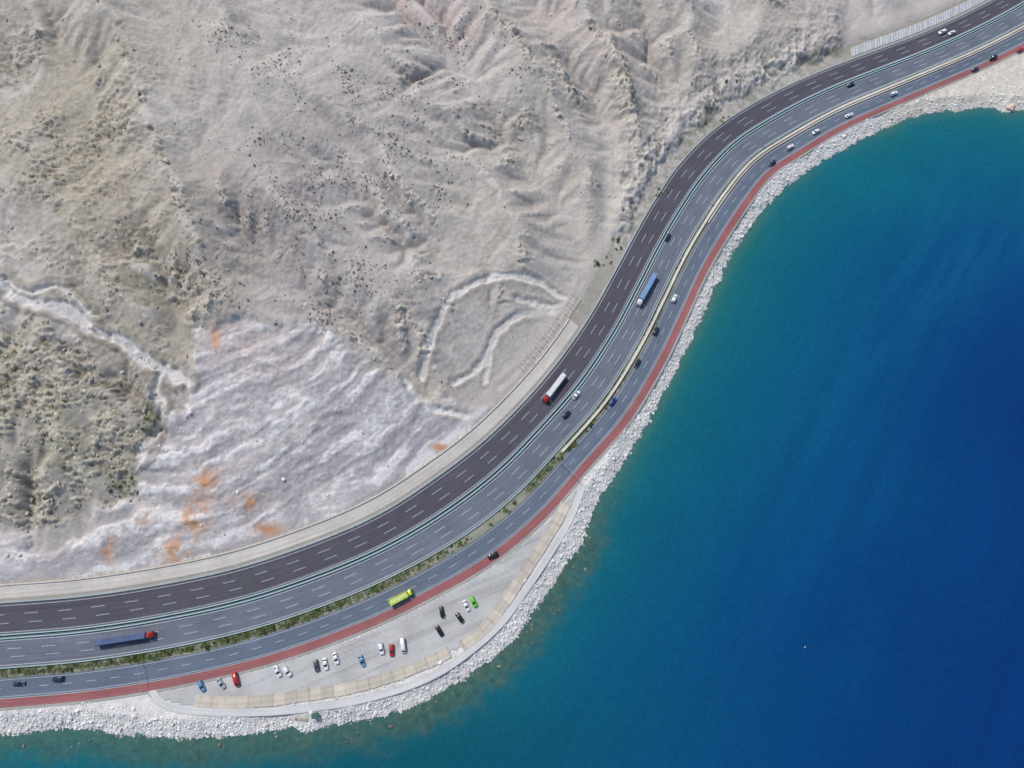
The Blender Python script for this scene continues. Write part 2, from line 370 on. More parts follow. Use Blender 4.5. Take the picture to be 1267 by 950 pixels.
# ---------------------------------------------------------------- mesh helpers
def link(o): scene.collection.objects.link(o);return o
def meta(o,label,cat,kind=None,group=None):
    o['label']=label;o['category']=cat
    if kind:o['kind']=kind
    if group:o['group']=group
def mesh_np(name,V,F,mat,cols=None,uv=None,smooth=False):
    me=bpy.data.meshes.new(name);V=np.asarray(V,np.float32);F=np.asarray(F,np.int32);k=F.shape[1]
    me.vertices.add(len(V));me.vertices.foreach_set('co',V.ravel())
    me.loops.add(F.size);me.loops.foreach_set('vertex_index',F.ravel())
    me.polygons.add(len(F));me.polygons.foreach_set('loop_start',np.arange(0,F.size,k,dtype=np.int32))
    try: me.polygons.foreach_set('loop_total',np.full(len(F),k,np.int32))
    except Exception: pass
    me.polygons.foreach_set('use_smooth',np.full(len(F),smooth))
    me.update(calc_edges=True)
    if cols is not None:
        a=me.color_attributes.new('Col','FLOAT_COLOR','POINT')
        c=np.ones((len(V),4),np.float32);c[:,:cols.shape[1]]=cols;a.data.foreach_set('color',c.ravel())
    if uv is not None:
        u=me.uv_layers.new(name='UVMap');u.data.foreach_set('uv',np.asarray(uv,np.float32)[F.ravel()].ravel())
    me.materials.append(mat);o=bpy.data.objects.new(name,me);return link(o)
def gridfaces(nr,nc):
    i=np.arange(nr*nc).reshape(nr,nc)
    return np.stack([i[:-1,:-1].ravel(),i[:-1,1:].ravel(),i[1:,1:].ravel(),i[1:,:-1].ravel()],1)
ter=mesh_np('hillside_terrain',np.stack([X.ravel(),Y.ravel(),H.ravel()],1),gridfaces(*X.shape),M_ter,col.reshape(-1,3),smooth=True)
meta(ter,'barren grey eroded mountainside above the lake road','hillside','structure')
fH=lambda x,y:bil(tx,ty,H,x,y)
# ---- water
wxs=axis(-280,330,1.6,-2500,2500);wys=axis(-90,330,1.6,-2000,2500)
WX,WY=np.meshgrid(wxs,wys);off=-fS(WX,WY)
offw=off*(1+.5*(fbm(WX/90,WY/90,3,201)-.5))+(fbm(WX/22,WY/22,5,202)-.5)*9*ss(off,2,30)
stops=[(-5,(78,98,84)),(2,(50,98,94)),(6,(24,92,97)),(16,(12,87,101)),(40,(6,78,105)),(75,(5,67,106)),(120,(4,55,103)),(190,(4,46,98)),(900,(4,44,96))]
wc=np.zeros(WX.shape+(3,))
pts=np.array([s for s,_ in stops]);cc=np.array([lin(c) for _,c in stops])
for k in range(3): wc[...,k]=np.interp(offw,pts,cc[:,k])
def wblob(px,py,rx,ry,ang=0):
    c=gp(px,py,WL);a=math.radians(-ang);dx=WX-c[0];dy=WY-c[1]
    u=(dx*math.cos(a)+dy*math.sin(a))/(rx*.4);v=(-dx*math.sin(a)+dy*math.cos(a))/(ry*.4)
    return np.exp(-(u*u+v*v))
def wmix(m,c):
    global wc
    m=np.clip(m,0,1);wc=wc*(1-m[...,None])+lin(c)*m[...,None]
wn=fbm(WX/30,WY/30,5,210,False,.6);wisp=afbm((WX*.55+WY*.83)/45,(WX*.83-WY*.55)/8,5,211,.6)
wmix(wblob(1070,200,180,70,-12)*.65*ss(wn,.25,.6),(8,92,110))
wmix(wblob(1190,290,70,170,35)*.3*ss(wisp,.42,.68),(16,92,120))
wmix(wblob(1060,440,50,150,45)*.22*ss(wisp,.42,.68),(12,84,116))
wmix(wblob(830,640,60,170,35)*.5*ss(wn,.2,.6),(4,74,94))
wmix(wblob(900,860,200,100)*.3,(4,62,98))
wmix(wblob(520,945,240,50,-8)*.7,(8,68,80))
lowm=np.clip(wblob(700,730,65,110,20)+wblob(590,860,120,55,-35)+.7*wblob(330,930,280,28,-5)+.55*wblob(60,925,160,24),0,1)
shn=fbm(WX/6,WY/6,5,203,False,.6)
shal=np.clip((1-ss(off+(shn-.5)*14,2.5,17))*lowm*1.2,0,1)
wmix(shal*.58,(66,84,70));wmix(shal*ss(fbm(WX/3,WY/3,4,213,True,.6),.6,.8)*.2,(96,96,76))
sk=afbm((WX*.5+WY*.86)/70,(WX*.86-WY*.5)/9,4,204,.55)
wc*=(1+.2*(sk-.5)*ss(off,15,70))[...,None]
wcol=np.concatenate([wc,shal[...,None]],-1).reshape(-1,4)
m,nt,b=newmat('lake_water')
a=N(nt,'ShaderNodeAttribute',attribute_name='Col');tc=N(nt,'ShaderNodeTexCoord')
vo=noise(nt,tc.outputs['Object'],.35,5,.7)
vr=ramp(nt,vo.outputs['Fac'],.35,(.76,.78,.8),.65,(1.22,1.18,1.12))
mx=N(nt,'ShaderNodeMix',data_type='RGBA',blend_type='MULTIPLY');nt.links.new(a.outputs['Alpha'],mx.inputs[0]);nt.links.new(a.outputs['Color'],mx.inputs[6]);nt.links.new(vr.outputs['Color'],mx.inputs[7])
nn=noise(nt,tc.outputs['Object'],.5,6,.75);nr=ramp(nt,nn.outputs['Fac'],.3,(.85,)*3,.7,(1.15,)*3)
nt.links.new(mul(nt,mx.outputs[2],nr.outputs['Color']),b.inputs['Base Color'])
b.inputs['Roughness'].default_value=.22;b.inputs['IOR'].default_value=1.33;b.inputs['Specular IOR Level'].default_value=.35
bp=N(nt,'ShaderNodeBump');bp.inputs['Strength'].default_value=.4;bp.inputs['Distance'].default_value=.3
n4=noise(nt,tc.outputs['Object'],.5,6,.65);nt.links.new(n4.outputs['Fac'],bp.inputs['Height']);nt.links.new(bp.outputs['Normal'],b.inputs['Normal'])
water=mesh_np('lake_water',np.stack([WX.ravel(),WY.ravel(),np.full(WX.size,WL)],1),gridfaces(*WX.shape),m,wcol,smooth=True)
meta(water,'deep blue lake turning turquoise along the rocky shore','lake','structure')
# ---------------------------------------------------------------- road ribbons
def ribbon(name,f0,f1,z,mat,sa=None,sb=None,nc=2,zf=None,step=2.,cols=None):
    s=np.arange(sa if sa is not None else 0,(sb if sb is not None else S[-1]),step)
    fs=np.linspace(0,1,nc);V=[];U=[]
    f0a=f0(s) if callable(f0) else np.full(len(s),f0);f1a=f1(s) if callable(f1) else np.full(len(s),f1)
    w=WID(s)
    for k,t in enumerate(fs):
        f=f0a*(1-t)+f1a*t;p=PF(f,s)
        zz=np.full(len(s),z,float) if zf is None else np.zeros(len(s))+zf(p,t,s)
        V.append(np.column_stack([p,zz]));U.append(np.column_stack([s,f*w]))
    V=np.stack(V,0);U=np.stack(U,0)
    c=cols(V) if cols else None
    return mesh_np(name,V.reshape(-1,3),gridfaces(nc,len(s))[:,::-1],mat,c,U.reshape(-1,2),smooth=False)
def st(o,l,c='road'): meta(o,l,c,'structure');return o
st(ribbon('road_shoulder',-.035,1.025,-.06,M_shold),'gravel base shoulder under the coastal roads','road shoulder')
st(ribbon('highway_road',0,.30,0,M_asphU),'dark asphalt highway carriageway beside the hillside','road')
st(ribbon('highway_road',.352,.62,0,M_asphM),'grey asphalt highway carriageway with dashed lanes','road')
st(ribbon('road_median',.30,.352,-.02,flat_mat('median_soil',(78,88,88),.9,1.,.3)),'narrow dark median between the guardrails','road median')
st(ribbon('grass_verge',.62,.725,.03,M_verge,nc=4),'grey green verge between highway and shore road','verge')
st(ribbon('shore_road',.725,.915,0,M_asphL),'slate grey two lane shore road','road')
st(ribbon('cycle_path',.921,1.0,.02,M_red),'red surfaced cycle path along the shore road','cycle path')
def line(name,f,w,label,z=.012,mat=None,dash=None,sa=0,sb=None):
    sb=sb or S[-1]-4
    if dash: segs=[(q,q+dash[0]) for q in np.arange(sa,sb,dash[1])]
    else: segs=[(q,q+2.) for q in np.arange(sa,sb,2.)]
    a_=np.array([q[0] for q in segs]);b_=np.array([q[1] for q in segs])
    Pa=PF(f,a_);Pb=PF(f,b_);h=w/2
    if dash:
        t=Pb-Pa;t/=np.linalg.norm(t,axis=1)[:,None];na=nb=np.column_stack([t[:,1],-t[:,0]])
    else:
        e=.5
        def nn_(s):
            t=PF(f,s+e)-PF(f,s-e);t/=np.linalg.norm(t,axis=1)[:,None];return np.column_stack([t[:,1],-t[:,0]])
        na=nn_(a_);nb=nn_(b_)
    Q=np.stack([Pa-na*h,Pa+na*h,Pb+nb*h,Pb-nb*h],1)
    V=np.concatenate([Q,np.full(Q.shape[:2]+(1,),z)],-1).reshape(-1,3)
    F=np.arange(len(V)).reshape(-1,4)
    return st(mesh_np(name,V,F,mat or M_white),label,'road marking')
for f in(.018,.284,.368,.604): line('edge_line_marking',f,.2,'solid white edge line on the highway')
for f in(.108,.196,.447,.526): line('lane_dash_marking',f,.17,'dashed white lane line on the highway',dash=(6,15),sa=3+f*20)
for f in(.742,.900): line('edge_line_marking',f,.15,'solid white edge line on the shore road')
line('centre_dash_marking',.822,.15,'dashed white centre line on the shore road',dash=(4,10))
def kerb(name,f,w,h,mat,label,sa=0,sb=None,z0=-.02,cat='kerb'):
    sb=sb or S[-1];s=np.arange(sa,sb,2.);f_=f(s) if callable(f) else f;p=PF(f_,s);e=.5
    t=PF(f_,s+e)-PF(f_,s-e);t/=np.linalg.norm(t,axis=1)[:,None]+1e-9;n=np.column_stack([t[:,1],-t[:,0]])
    rows=[(-w/2,z0),(-w/2,h-.02),(-w/2+.03,h),(w/2-.03,h),(w/2,h-.02),(w/2,z0)]
    V=np.stack([np.column_stack([p+n*o,np.full(len(s),z)]) for o,z in rows],0)
    U=np.stack([np.column_stack([s,np.full(len(s),k)]) for k in range(6)],0)
    return mesh_np(name,V.reshape(-1,3),gridfaces(6,len(s)),mat,None,U.reshape(-1,2))
st(kerb('road_kerb',.918,.2,.14,M_path,''),'pale kerb between shore road and cycle path','kerb')
def guardrail(f,label,h=.8,w=.34,sa=0,sb=None):
    o=kerb('guardrail',f,w,h,M_rail,'',sa,sb,h-.32);meta(o,label,'guardrail',group='guardrails along the highway')
    s=np.arange(sa+1,(sb or S[-1])-2,4.);p=PF(f,s)
    cu=np.array([(x,y,z) for z in(0,1) for x,y in((-.07,-.07),(.07,-.07),(.07,.07),(-.07,.07))])
    fq=np.array([(0,1,5,4),(1,2,6,5),(2,3,7,6),(3,0,4,7),(4,5,6,7)])
    V=(cu[None]*np.array([1,1,h-.3])+np.column_stack([p,np.zeros(len(s))])[:,None,:]).reshape(-1,3)
    F=(fq[None]+8*np.arange(len(s))[:,None,None]).reshape(-1,4)
    q=mesh_np('post',V,F,M_post);q['kind']='stuff';q.parent=o
for f in(.308,.344): guardrail(f,'pale galvanised guardrail on the highway median',w=.4)
guardrail(-.012,'galvanised guardrail on the hillside edge of the highway',w=.22)
guardrail(.629,'galvanised guardrail between highway and planted verge',w=.3)
def wallf(o): return lambda s:-o/WID(s)
o=ribbon('retaining_wall',wallf(2.4),wallf(8.0),0,M_cream,0,s_of(765,430),nc=6,zf=lambda p,t,s:.0+1.5*t)
meta(o,'cream concrete retaining strip at the toe of the slope','retaining wall')
o=kerb('parapet_wall',wallf(8.3),.5,2.1,flat_mat('parapet_concrete',(196,188,176),.8,.8,.15),'',0,s_of(765,430),.9);meta(o,'low cream parapet on top of the slope retaining strip','wall')
o=kerb('retaining_wall',.674,1.2,1.1,M_cream,'',s_of(700,560),s_of(1270,30));meta(o,'cream concrete wall between highway and shore road','retaining wall')
o=kerb('retaining_wall',.709,.6,.6,M_cream,'',s_of(850,260),s_of(1300,20));meta(o,'low cream wall beside the shore road verge','retaining wall')
def lattice(name,c1,c2,su,sv,w):
    m,nt,b=newmat(name);uv=N(nt,'ShaderNodeUVMap');uv.uv_map='UVMap'
    br=N(nt,'ShaderNodeTexBrick');nt.links.new(uv.outputs['UV'],br.inputs['Vector'])
    br.inputs['Scale'].default_value=1.;br.inputs['Brick Width'].default_value=su;br.inputs['Row Height'].default_value=sv;br.inputs['Mortar Size'].default_value=w;br.inputs['Mortar Smooth'].default_value=.3;br.offset=0
    br.inputs['Color1'].default_value=(*lin(c1),1);br.inputs['Color2'].default_value=(*lin(np.array(c1)*.9),1);br.inputs['Mortar'].default_value=(*lin(c2),1)
    tc=N(nt,'ShaderNodeTexCoord');nz=noise(nt,tc.outputs['Object'],.5,5,.7);rr=ramp(nt,nz.outputs['Fac'],.3,(.8,)*3,.7,(1.15,)*3)
    nt.links.new(mul(nt,br.outputs['Color'],rr.outputs['Color']),b.inputs['Base Color']);b.inputs['Roughness'].default_value=.9
    return m
def zter(off):
    return lambda p,t,s: fH(p[:,0],p[:,1])+off
o=ribbon('slope_protection',wallf(8.6),wallf(14),0,lattice('slope_lattice',(168,160,149),(188,182,172),2.4,2.4,.24),s_of(705,510),s_of(775,400),nc=10,zf=zter(.3));meta(o,'pale concrete lattice protecting the cut slope above the highway','slope protection')
o=ribbon('slope_protection',wallf(2.2),wallf(6.6),0,lattice('striped_wall',(222,220,216),(162,160,156),1.8,30,.2),s_of(1070,105),s_of(1270,10),nc=6,zf=lambda p,t,s:.1+2.4*t);meta(o,'white ribbed concrete slope wall hugging the highway','slope protection')
# ---------------------------------------------------------------- car park, path, bank
LOT=[(186,858),(230,850),(340,824),(450,786),(532,746),(610,702),(676,648),(716,604),(712,612),(697,640),(672,676),(650,705),(628,738),(600,772),(568,800),(535,812),(480,832),(430,845),(380,853),(330,860),(280,866),(225,870)]
Lw=np.array([gp(*p) for p in LOT])
gx=np.arange(-170,60,1.);gy=np.arange(-60,60,1.);GX,GY=np.meshgrid(gx,gy)
ins=inpoly(GX,GY,Lw)|((np.abs(sdist(GX,GY,np.vstack([Lw,Lw[:1]])))<.9)&(fZ(GX,GY)>.8))
iv=ins[:-1,:-1]&ins[1:,:-1]&ins[:-1,1:]&ins[1:,1:]
F=gridfaces(*GX.shape)[iv.ravel()];used=np.unique(F);mp=-np.ones(GX.size,int);mp[used]=np.arange(len(used))
lc=lin((166,165,163))*(.8+.4*fbm(GX/9,GY/9,5,301))[...,None]
tyre=ss(fbm((GX*.92+GY*.38)/40,(GX*-.38+GY*.92)/1.6,3,302),.55,.75)[...,None]
lc=lc*(1-.2*tyre)
lot=mesh_np('car_park_ground',np.stack([GX.ravel(),GY.ravel(),np.full(GX.size,-.10)],1)[used],mp[F],M_lot,lc.reshape(-1,3)[used])
meta(lot,'pale gravel lay-by car park beside the cycle path','car park','structure')
def pathrib(name,pts,w,z,mat,prof=None,nc=2,cols=None,n=10,jit=0):
    P=catmull([gp(x,y,z) for x,y in pts],n);d=np.r_[0,np.cumsum(np.linalg.norm(np.diff(P,axis=0),axis=1))]
    s=np.arange(0,d[-1],.5);P=np.stack([np.interp(s,d,P[:,0]),np.interp(s,d,P[:,1])],1)
    t=np.gradient(P,axis=0);t/=np.linalg.norm(t,axis=1)[:,None];nr_=np.column_stack([-t[:,1],t[:,0]])
    V=[];U=[]
    for k in range(nc):
        q=k/(nc-1);o=(q-.5)*w
        ww=1+jit*(vn(s/2.5,s*0+(3. if q>.5 else 0.),7)-.5)
        p=P+nr_*(o*ww)[:,None] if jit else P+nr_*o
        zz=z+(prof(q,s) if prof else 0)
        V.append(np.column_stack([p,np.zeros(len(s))+zz]));U.append(np.column_stack([s,np.full(len(s),o)]))
    V=np.stack(V);c=cols(V,s) if cols else None
    return mesh_np(name,V.reshape(-1,3),gridfaces(nc,len(s)),mat,c,np.stack(U).reshape(-1,2),smooth=nc>2)
PATH=[(186,853),(196,866),(215,875),(260,880),(330,880),(400,873),(450,864),(500,850),(545,830),(585,802),(620,770),(648,732),(670,700),(692,665),(708,635),(722,598)]
o=pathrib('shore_footpath',PATH,3.2,-.04,M_path);meta(o,'pale concrete footpath curving around the car park','footpath','structure')
def bc(V,s):
    q=np.linspace(0,1,V.shape[0])[:,None]
    c=lin((176,168,154))*(.84+.32*fbm(V[...,0]/4,V[...,1]/4,4,311))[...,None]
    stepc=1-.10*ss(np.sin(q*math.pi*4+0*s),.5,.9)
    tone=(.9+.2*h2(np.floor(s/5.2).astype(np.int64),np.zeros(len(s),np.int64),5))[None,:]
    cr=1-.18*((s%5.2)<.6)[None,:]
    return (c*(stepc*cr*tone)[...,None]).reshape(-1,3)
bprof=lambda q,s:.03+.12*q
for pts,lb in(([(700,622),(686,650),(666,682),(646,712),(624,745),(598,778),(570,799)],'pale beige paved strip edging the car park above footpath'),([(556,806),(522,822),(482,837),(430,851),(380,859),(330,866),(280,869),(240,866)],'long pale beige paved strip between car park and footpath')):
    o=pathrib('paved_bank',pts,4.8,-.08,M_bermv,bprof,13,bc,jit=.12);meta(o,lb,'bank','structure')
# ---------------------------------------------------------------- rocks
def ico():
    t=(1+5**.5)/2
    v=np.array([(-1,t,0),(1,t,0),(-1,-t,0),(1,-t,0),(0,-1,t),(0,1,t),(0,-1,-t),(0,1,-t),(t,0,-1),(t,0,1),(-t,0,-1),(-t,0,1)],float);v/=np.linalg.norm(v[0])
    f=np.array([(0,11,5),(0,5,1),(0,1,7),(0,7,10),(0,10,11),(1,5,9),(5,11,4),(11,10,2),(10,7,6),(7,1,8),(3,9,4),(3,4,2),(3,2,6),(3,6,8),(3,8,9),(4,9,5),(2,4,11),(6,2,10),(8,6,7),(9,8,1)])
    return v,f
IV,IF=ico()
def rocks(name,x,y,z,r,c,mat,flat=.7,jit=.28):
    n=len(x);V=np.repeat(IV[None],n,0)*(1+jit*(rng.random((n,12,1))*2-1))
    V=V*np.stack([rng.uniform(.8,1.35,n),rng.uniform(.7,1.1,n),rng.uniform(.5,.9,n)*flat/.7],1)[:,None,:]
    a=rng.uniform(0,6.28,n);ca,sa=np.cos(a)[:,None],np.sin(a)[:,None]
    tl=rng.uniform(-.5,.5,n);ct,st_=np.cos(tl)[:,None],np.sin(tl)[:,None]
    vy=V[...,1]*ct-V[...,2]*st_;vz=V[...,1]*st_+V[...,2]*ct
    vx=V[...,0]*ca-vy*sa;vy=V[...,0]*sa+vy*ca
    V=np.stack([vx,vy,vz],-1)*r[:,None,None]+np.stack([x,y,z],1)[:,None,:]
    F=(IF[None]+12*np.arange(n)[:,None,None]).reshape(-1,3)
    return mesh_np(name,V.reshape(-1,3),F,mat,np.repeat(c,12,0))
pathw=catmull([gp(x,y) for x,y in PATH],6)
n=520000;x=rng.uniform(-260,330,n);y=rng.uniform(-70,330,n)
ds=fS(x,y)+(fbm(x/6,y/6,3,79)-.5)*2.4;dz=fZ(x,y);k=(ds>-1.2)&(dz>.8)&(ds<30);x,y,ds,dz=x[k],y[k],ds[k],dz[k];n=len(x)
dp=np.abs(sdist(x,y,pathw[::2]));lotin=inpoly(x,y,Lw);far=ss(x,195,220)
dens=np.where(ds<8.5,1.,.3)*np.where(fbm(x/4,y/4,2,77)>.33,1,.7)*(1-far*np.where(ds<4,.3,.7))
k=(ds<12+far*18)&(dp>1.9)&(~lotin)&(rng.random(n)<dens)
k&=~((np.hypot(x-gp(372,885)[0],y-gp(372,885)[1])<4))
x,y,ds=x[k],y[k],ds[k];r=rng.lognormal(-1.16,.42,len(x)).clip(.14,.95)
c=lin((206,204,201))*rng.uniform(.76,1.16,(len(x),1))*(.85+.3*fbm(x/8,y/8,3,78))[:,None]+rng.uniform(-.012,.012,(len(x),3))
wet=(1-ss(ds,-.9,.5))[:,None];c=c*(1-.4*wet)
o=rocks('riprap_boulders',x,y,fH(x,y)+r*.08,r,c,M_rock);meta(o,'pale grey boulders heaped as shore protection by water','boulders','stuff')
n=2600;x=rng.uniform(-230,60,n);y=rng.uniform(-70,60,n);ds=fS(x,y)
k=(ds<-1)&(ds>-9)&(rng.random(n)<np.exp(ds/4.))
x,y=x[k][:32],y[k][:32]
extra=[(238,920),(272,921),(540,868),(617,824),(757,602),(724,704),(750,644),(660,796),(580,848),(483,898)]
for i in range(len(x)+len(extra)):
    if i<len(extra): p=gp(*extra[i],WL);r_=rng.uniform(.5,.9)
    else: p=(x[i-len(extra)],y[i-len(extra)]);r_=rng.uniform(.3,.7)
    o=rocks('shore_boulder',np.array([0.]),np.array([0.]),np.array([0.]),np.array([r_]),lin((128,124,114))[None]*rng.uniform(.5,1.1),M_rock)
    o.location=(p[0],p[1],WL+r_*.1);meta(o,'wet grey boulder breaking the shallow lake water','boulder',group='boulders standing in the shallows')
pb=gp(1248,133,WL)
o=rocks('shore_boulder',np.array([0.]),np.array([0.]),np.array([0.]),np.array([3.6]),lin((196,176,156))[None],M_rock,.5);o.location=(pb[0],pb[1],WL+.8);meta(o,'large tan boulder at the edge of the lake','boulder')
# hillside loose rocks
xi=rng.uniform(-300,330,170000);yi=rng.uniform(-60,345,170000)
rk=bil(tx,ty,rock,xi,yi);qq=bil(tx,ty,mQ,xi,yi);da=fA(xi,yi);ll=bil(tx,ty,mL,xi,yi);nn_c=fbm(xi/9,yi/9,3,401)
pr=rk*.2+.005+ll*.22*ss(nn_c,.38,.6)
pr=np.where(qq>.5,.02*ss(nn_c,.4,.6)+.006,pr)
k=(da>10)&(rng.random(len(xi))<pr)
x,y=xi[k],yi[k];r=rng.lognormal(-.98,.45,len(x)).clip(.2,1.5)
c=(lin((174,165,148))[None]*(1-qq[k])[:,None]+lin((198,192,187))[None]*qq[k][:,None])*rng.uniform(.6,1.25,(len(x),1))
o=rocks('hillside_rocks',x,y,fH(x,y)-r*.05,r,c,M_rock,.6,.45);meta(o,'angular loose rocks strewn over the barren slope','rocks','stuff')
skS=bil(tx,ty,SK,xi,yi)
spots=[(480,150,40,60),(510,215,30,30),(290,45,40,15),(330,275,60,30),(440,340,40,50),(400,400,40,25),(270,370,20,30),(570,40,40,20),(540,235,20,20),(215,330,30,30),(155,600,20,15),(190,520,10,20),(390,90,70,30),(620,110,60,20),(870,110,20,10),(420,250,50,30),(350,200,50,25)]
sp=np.zeros(len(xi))
for a_,b_,c_,d_ in spots:
    cpt=up(a_,b_);sp+=np.exp(-(((xi-cpt[0])/(c_*.42))**2+((yi-cpt[1])/(d_*.42))**2))
pr=np.clip(sp,0,1)*1.*ss(skS*.6+fbm(xi/9,yi/9,3,402)*.4,.46,.56)+.0005
k=(da>12)&(rng.random(len(xi))<pr)&(qq<.3)
x,y=xi[k],yi[k];r=rng.lognormal(-1.15,.35,len(x)).clip(.18,.7)
c=lin((104,97,88))*rng.uniform(.7,1.25,(len(x),1))
o=rocks('hillside_scrub',x[20:],y[20:],fH(x,y)[20:]+r[20:]*.05,r[20:],c[20:],M_leaf,.5,jit=.45);meta(o,'grey brown low thorny scrub dotted on the dry slope','scrub','stuff')
# bushes
def leafclump(g,base,n):
    V=[];cl=[]
    cen=g.normal(0,.42,(7,3))*np.array([1,1,.35]);cen[:,2]=np.abs(cen[:,2])+.35
    for i in range(n):
        c0=cen[g.integers(7)]+g.normal(0,.22,3);c0[2]=max(c0[2],.05)
        V+=list(c0+g.normal(0,.17,(3,3)));k_=lin(base)*g.uniform(.45,1.6);cl+=[k_]*3
    return np.array(V),np.array(cl)
def bushmesh(nm,seed,base,n=170):
    V,cl=leafclump(np.random.default_rng(seed),base,n)
    me=mesh_np(nm,V,np.arange(3*n).reshape(-1,3),M_leaf,cl);d=me.data;bpy.data.objects.remove(me);return d
BM=[bushmesh('bush_mesh',s,b) for s,b in((1,(86,104,56)),(2,(76,88,54)),(3,(98,112,62)))]
BD=[bushmesh('dry_bush_mesh',s,b) for s,b in((4,(116,109,94)),(5,(106,101,86)))]
def bush(x,y,z,r,me,label,group):
    o=link(bpy.data.objects.new('bush',me));o.location=(x,y,z);o.scale=(r,r*rng.uniform(.7,1.2),r*.8);o.rotation_euler=(0,0,rng.uniform(0,6.28));meta(o,label,'bush',group=group)
for i in range(min(20,len(x))): bush(x[i],y[i],fH(x[i:i+1],y[i:i+1])[0],r[i]*1.5,BD[i%2],'dry grey brown bush on the barren slope','dry bushes scattered on the hillside')
nb=0
for a_,b_,f_,cnt,rr in((s_of(20,800),s_of(420,740),.668,90,(.5,1.3)),(s_of(440,720),s_of(690,560),.665,42,(.5,1.1)),(s_of(690,560),s_of(740,490),.69,28,(.7,1.3)),(s_of(760,430),s_of(1000,140),.645,24,(.4,.8))):
    for i in range(cnt):
        s_=np.array([rng.uniform(a_,b_)])
        if vn(s_/14,s_*0,5)[0]<.45: s_=np.array([rng.uniform(a_,b_)])
        p=PF(f_+rng.uniform(-.025,.03),s_)[0];bush(p[0],p[1],.03,rng.uniform(*rr),BM[nb%3],'green bush growing on the roadside verge','green bushes on the road verge');nb+=1
for (cxp,cyp,rx_,cnt) in((150,601,14,12),(186,522,8,8),(890,142,14,6),(745,325,10,8),(765,300,10,7),(815,238,8,6),(905,105,12,5)):
    for i in range(cnt):
        c_=up(cxp+rng.normal(0,rx_*.6),cyp+rng.normal(0,rx_*.5));bush(c_[0],c_[1],fH(c_[:1],c_[1:])[0],rng.uniform(.5,1.1),BM[nb%3],'green bush clinging to the rocky slope','green bushes on the slope');nb+=1
VV=[];CCc=[]
protos=[leafclump(np.random.default_rng(20+i),b,34) for i,b in enumerate([(84,98,58),(96,104,66),(80,92,58),(104,108,74)])]
sa_,sb_=s_of(0,800),s_of(1250,40)
for i in range(5200):
    s_=np.array([rng.uniform(sa_,sb_)]);lim=1.2 if s_[0]<s_of(430,735) else (.62 if s_[0]<s_of(760,450) else .28)
    if vn(s_/9,s_*0,15)[0]*.8+rng.random()*.4>lim: continue
    p=PF(rng.uniform(.638,.712),s_)[0];v_,c_=protos[i%4];r_=rng.uniform(.35,.85);an=rng.uniform(0,6.28)
    ro=np.array([[math.cos(an),-math.sin(an),0],[math.sin(an),math.cos(an),0],[0,0,.5]])
    VV.append((v_@ro.T)*r_+np.array([p[0],p[1],.03]));CCc.append(c_*rng.uniform(.75,1.25))
VV=np.vstack(VV);CCc=np.vstack(CCc)
o=mesh_np('verge_ground_cover',VV,np.arange(len(VV)).reshape(-1,3),M_leaf,CCc);meta(o,'patchy green ground cover on the road verge','ground cover','stuff')
# ---------------------------------------------------------------- vehicles
def loft(name,secs,mat,smooth=True):
    bm=bmesh.new();rings=[]
    for x_,hw,z0,z1 in secs:
        h=z1-z0;pr=[(-hw*.9,z0),(-hw,z0+.15*h),(-hw,z0+.65*h),(-hw*.95,z0+.9*h),(-hw*.8,z1),(hw*.8,z1),(hw*.95,z0+.9*h),(hw,z0+.65*h),(hw,z0+.15*h),(hw*.9,z0)]
        rings.append([bm.verts.new((x_,a_,b_)) for a_,b_ in pr])
    for r1,r2 in zip(rings,rings[1:]):
        for i in range(10): bm.faces.new((r1[i],r1[(i+1)%10],r2[(i+1)%10],r2[i]))
    bm.faces.new(rings[0][::-1]);bm.faces.new(rings[-1]);bmesh.ops.recalc_face_normals(bm,faces=bm.faces)
    me=bpy.data.meshes.new(name);bm.to_mesh(me);bm.free();me.materials.append(mat)
    if smooth:
        for p in me.polygons:p.use_smooth=len(p.vertices)==4
    return link(bpy.data.objects.new(name,me))
def bbox(name,x0,x1,y0,y1,z0,z1,mat,bev=.03):
    bm=bmesh.new();bmesh.ops.create_cube(bm,size=1)
    for v in bm.verts: v.co=Vector(((x0+x1)/2+v.co.x*(x1-x0),(y0+y1)/2+v.co.y*(y1-y0),(z0+z1)/2+v.co.z*(z1-z0)))
    bmesh.ops.bevel(bm,geom=list(bm.edges),offset=bev,segments=2,affect='EDGES')
    me=bpy.data.meshes.new(name);bm.to_mesh(me);bm.free();me.materials.append(mat);return link(bpy.data.objects.new(name,me))
M_glass=flat_mat('tinted_glass',(28,34,40),.12,1.,.05,spec=.7)
M_tyre=flat_mat('tyre_rubber',(28,28,28),.85);M_rim=flat_mat('rim_alloy',(150,152,155),.4,1.,.1,.6)
M_lamp=flat_mat('headlight_lens',(205,210,212),.2);M_chas=flat_mat('chassis_black',(34,34,36),.7)
def wheel(r=.33,w=.24):
    bm=bmesh.new()
    bmesh.ops.create_cone(bm,cap_ends=True,segments=16,radius1=r,radius2=r,depth=w)
    bmesh.ops.bevel(bm,geom=[e for e in bm.edges if len(e.link_faces)==2 and any(len(f.verts)>4 for f in e.link_faces)],offset=.04,segments=2,affect='EDGES')
    for z_ in(w/2+.005,-w/2-.005):
        g=bmesh.ops.create_circle(bm,cap_ends=True,segments=12,radius=r*.6,matrix=Matrix.Translation((0,0,z_)))
    bm.faces.ensure_lookup_table()
    for f in bm.faces:
        if len(f.verts)==12:f.material_index=1
    bmesh.ops.rotate(bm,verts=bm.verts,cent=(0,0,0),matrix=Matrix.Rotation(math.pi/2,3,'X'))
    me=bpy.data.meshes.new('wheel');bm.to_mesh(me);bm.free();me.materials.append(M_tyre);me.materials.append(M_rim);return me
WM=wheel();WT=wheel(.5,.34)
